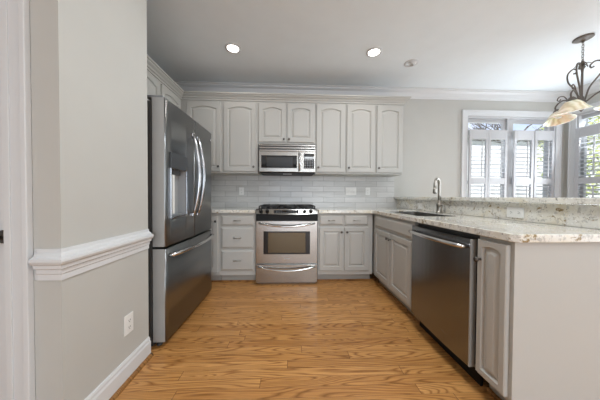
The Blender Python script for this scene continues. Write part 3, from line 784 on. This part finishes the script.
mesh('toe_kick', MB().box(-w, w, .075, .09, 0, .10), M['black'], dwm)

# ------------------------------------------------------------ ceiling fixtures
def can(x, y, label, lit=True):
    e = empty('recessed_light', (x, y, ZC), label=label, cat='ceiling light', group='recessed ceiling lights')
    b = MB(); b.lathe([(.062, -.004), (.064, -.010), (.078, -.010), (.088, -.004), (.089, 0)], (0, 0, 0), (0, 0, 1), 28, False); mesh('trim_ring', b, M['trim'], e)
    b = MB(); b.lathe([(.0, -.0055), (.04, -.006), (.063, -.0045)], (0, 0, 0), (0, 0, 1), 28, False); mesh('lens', b, M['lens'], e)
    l = bpy.data.lights.new('lamp', 'AREA'); l.shape = 'DISK'; l.size = .12; l.energy = 1.3; l.color = (1, .95, .88)
    lo = bpy.data.objects.new('lamp', l); COL.objects.link(lo); lo.parent = e; lo.location = (0, 0, -.014)
    return e
can(-.654, 2.498, 'lit round recessed light nearer the refrigerator'); can(.938, 2.487, 'lit round recessed light to the right of the stove')
e = empty('eyeball_light', (1.472, 2.667, ZC), label='small unlit tilted recessed ceiling spot near the wall', cat='ceiling light')
b = MB(); b.lathe([(.055, 0), (.055, -.006), (.066, -.009), (.080, -.006), (.081, 0)], (0, 0, 0), (0, 0, 1), 28, False); mesh('trim_ring', b, M['trim'], e)
b = MB(); ax = Vector((-.35, .45, -1)).normalized()
b.lathe([(.054, -.028), (.054, -.012), (.050, .006), (.042, .014), (.036, .014), (.034, -.002)], (0, 0, -.004), ax, 24, False); mesh('eyeball', b, M['trim'], e)
b = MB(); b.lathe([(.034, -.001), (.0, -.001)], (0, 0, -.004), ax, 24, False); mesh('lens', b, M['grey_plastic'], e)

# ------------------------------------------------------------ chandelier
CX, CY = 3.005, 2.165
ch = empty('chandelier', (CX, CY, ZC), label='wrought iron scroll chandelier with tilted alabaster glass shades', cat='chandelier')
b = MB(); b.lathe([(.072, -.0005), (.074, -.008), (.062, -.016), (.03, -.024), (.012, -.030), (.010, -.045), (.0, -.046)], (0, 0, 0), (0, 0, 1), 24); mesh('canopy', b, M['iron'], ch)
b = MB(); z = -.045; i = 0
while z > -.24:
    a = i % 2; pts = []
    for k in range(13):
        t = 2*PI*k/12; q = math.cos(t)*.009
        pts.append((q*(1-a), q*a, z - .014 + math.sin(t)*.017))
    b.tube(pts, .0024, 5, False); z -= .025; i += 1
mesh('chain', b, M['iron'], ch)
zt, zb = -.25, -.70
b = MB(); b.lathe([(.004, zt+.02), (.014, zt+.005), (.02, zt-.015), (.012, zt-.035), (.024, zt-.05), (.012, zt-.07), (.008, zt-.11)], (0, 0, 0)); b.lathe([(.012, zb+.10), (.03, zb+.05), (.034, zb+.02), (.02, zb), (.012, zb-.02), (.02, zb-.035), (.0, zb-.06)], (0, 0, 0))
b.tube([(0, 0, zt-.05), (0, 0, zb+.05)], .009, 8)
mesh('column', b, M['iron'], ch)
b = MB()
for k in range(6):
    a = k*PI/3; c_, s_ = math.cos(a), math.sin(a)
    b.tube([(c_*.012, s_*.012, zt-.04), (c_*.035, s_*.035, zt-.015), (c_*.055, s_*.055, zt-.03), (c_*.06, s_*.06, zt-.045)], [.006, .009, .006, .002], 6, flat=.4)
mesh('leaves', b, M['iron'], ch)
def spline(P, n=8):
    P = [Vector(p) for p in P]; Q = [P[0]*2-P[1]] + P + [P[-1]*2-P[-2]]; o_ = []
    for i in range(1, len(Q)-2):
        for k in range(n):
            t = k/n; a, b_, c_, d_ = Q[i-1], Q[i], Q[i+1], Q[i+2]
            o_.append(.5*((2*b_) + (c_-a)*t + (2*a-5*b_+4*c_-d_)*t*t + (3*b_-a-3*c_+d_)*t**3))
    return o_ + [P[-1]]
ZR = 1.925 - ZC
for ang in (200, 85, 300):
    a = math.radians(ang); c_, s_ = math.cos(a), math.sin(a)
    Q = lambda r_, z_: (c_*r_, s_*r_, z_)
    arm = spline([Q(.03, zb+.04), Q(.10, zb+.10), Q(.18, zb+.13), Q(.24, zb+.09), Q(.235, zb+.045), Q(.22, zb+.02)])
    up = spline([Q(.022, zb+.06), Q(.05, zb+.18), Q(.12, zb+.30), Q(.13, zb+.39), Q(.085, zb+.425), Q(.05, zb+.40), Q(.055, zb+.37), Q(.075, zb+.375)])
    cur = spline([Q(.12, zb+.11), Q(.16, zb+.17), Q(.205, zb+.185), Q(.225, zb+.16), Q(.205, zb+.14), Q(.19, zb+.155)])
    b = MB(); b.tube(arm, .0075, 8); b.tube(up, .007, 8); b.tube(cur, .005, 8)
    am = mesh('arm', b, M['iron'], ch)
    ax = Vector((c_*.22, s_*.22, 1)).normalized(); top = Vector(Q(.222, zb+.028))
    mesh('shade_cap', MB().lathe([(.012, .03), (.022, .02), (.034, .004), (.036, -.008), (.0, -.008)], top, ax, 18), M['iron'], am)
    b = MB(); b.lathe([(.030, -.004), (.054, -.020), (.076, -.048), (.096, -.082), (.124, -.108), (.126, -.112), (.121, -.110), (.092, -.085), (.072, -.051), (.050, -.023), (.028, -.009)], top, ax, 30, False); mesh('shade', b, M['shade'], am)
    mesh('bulb', MB().lathe([(.012, -.008), (.016, -.03), (.028, -.055), (.024, -.075), (.0, -.085)], top, ax, 14), M['plastic'], am)
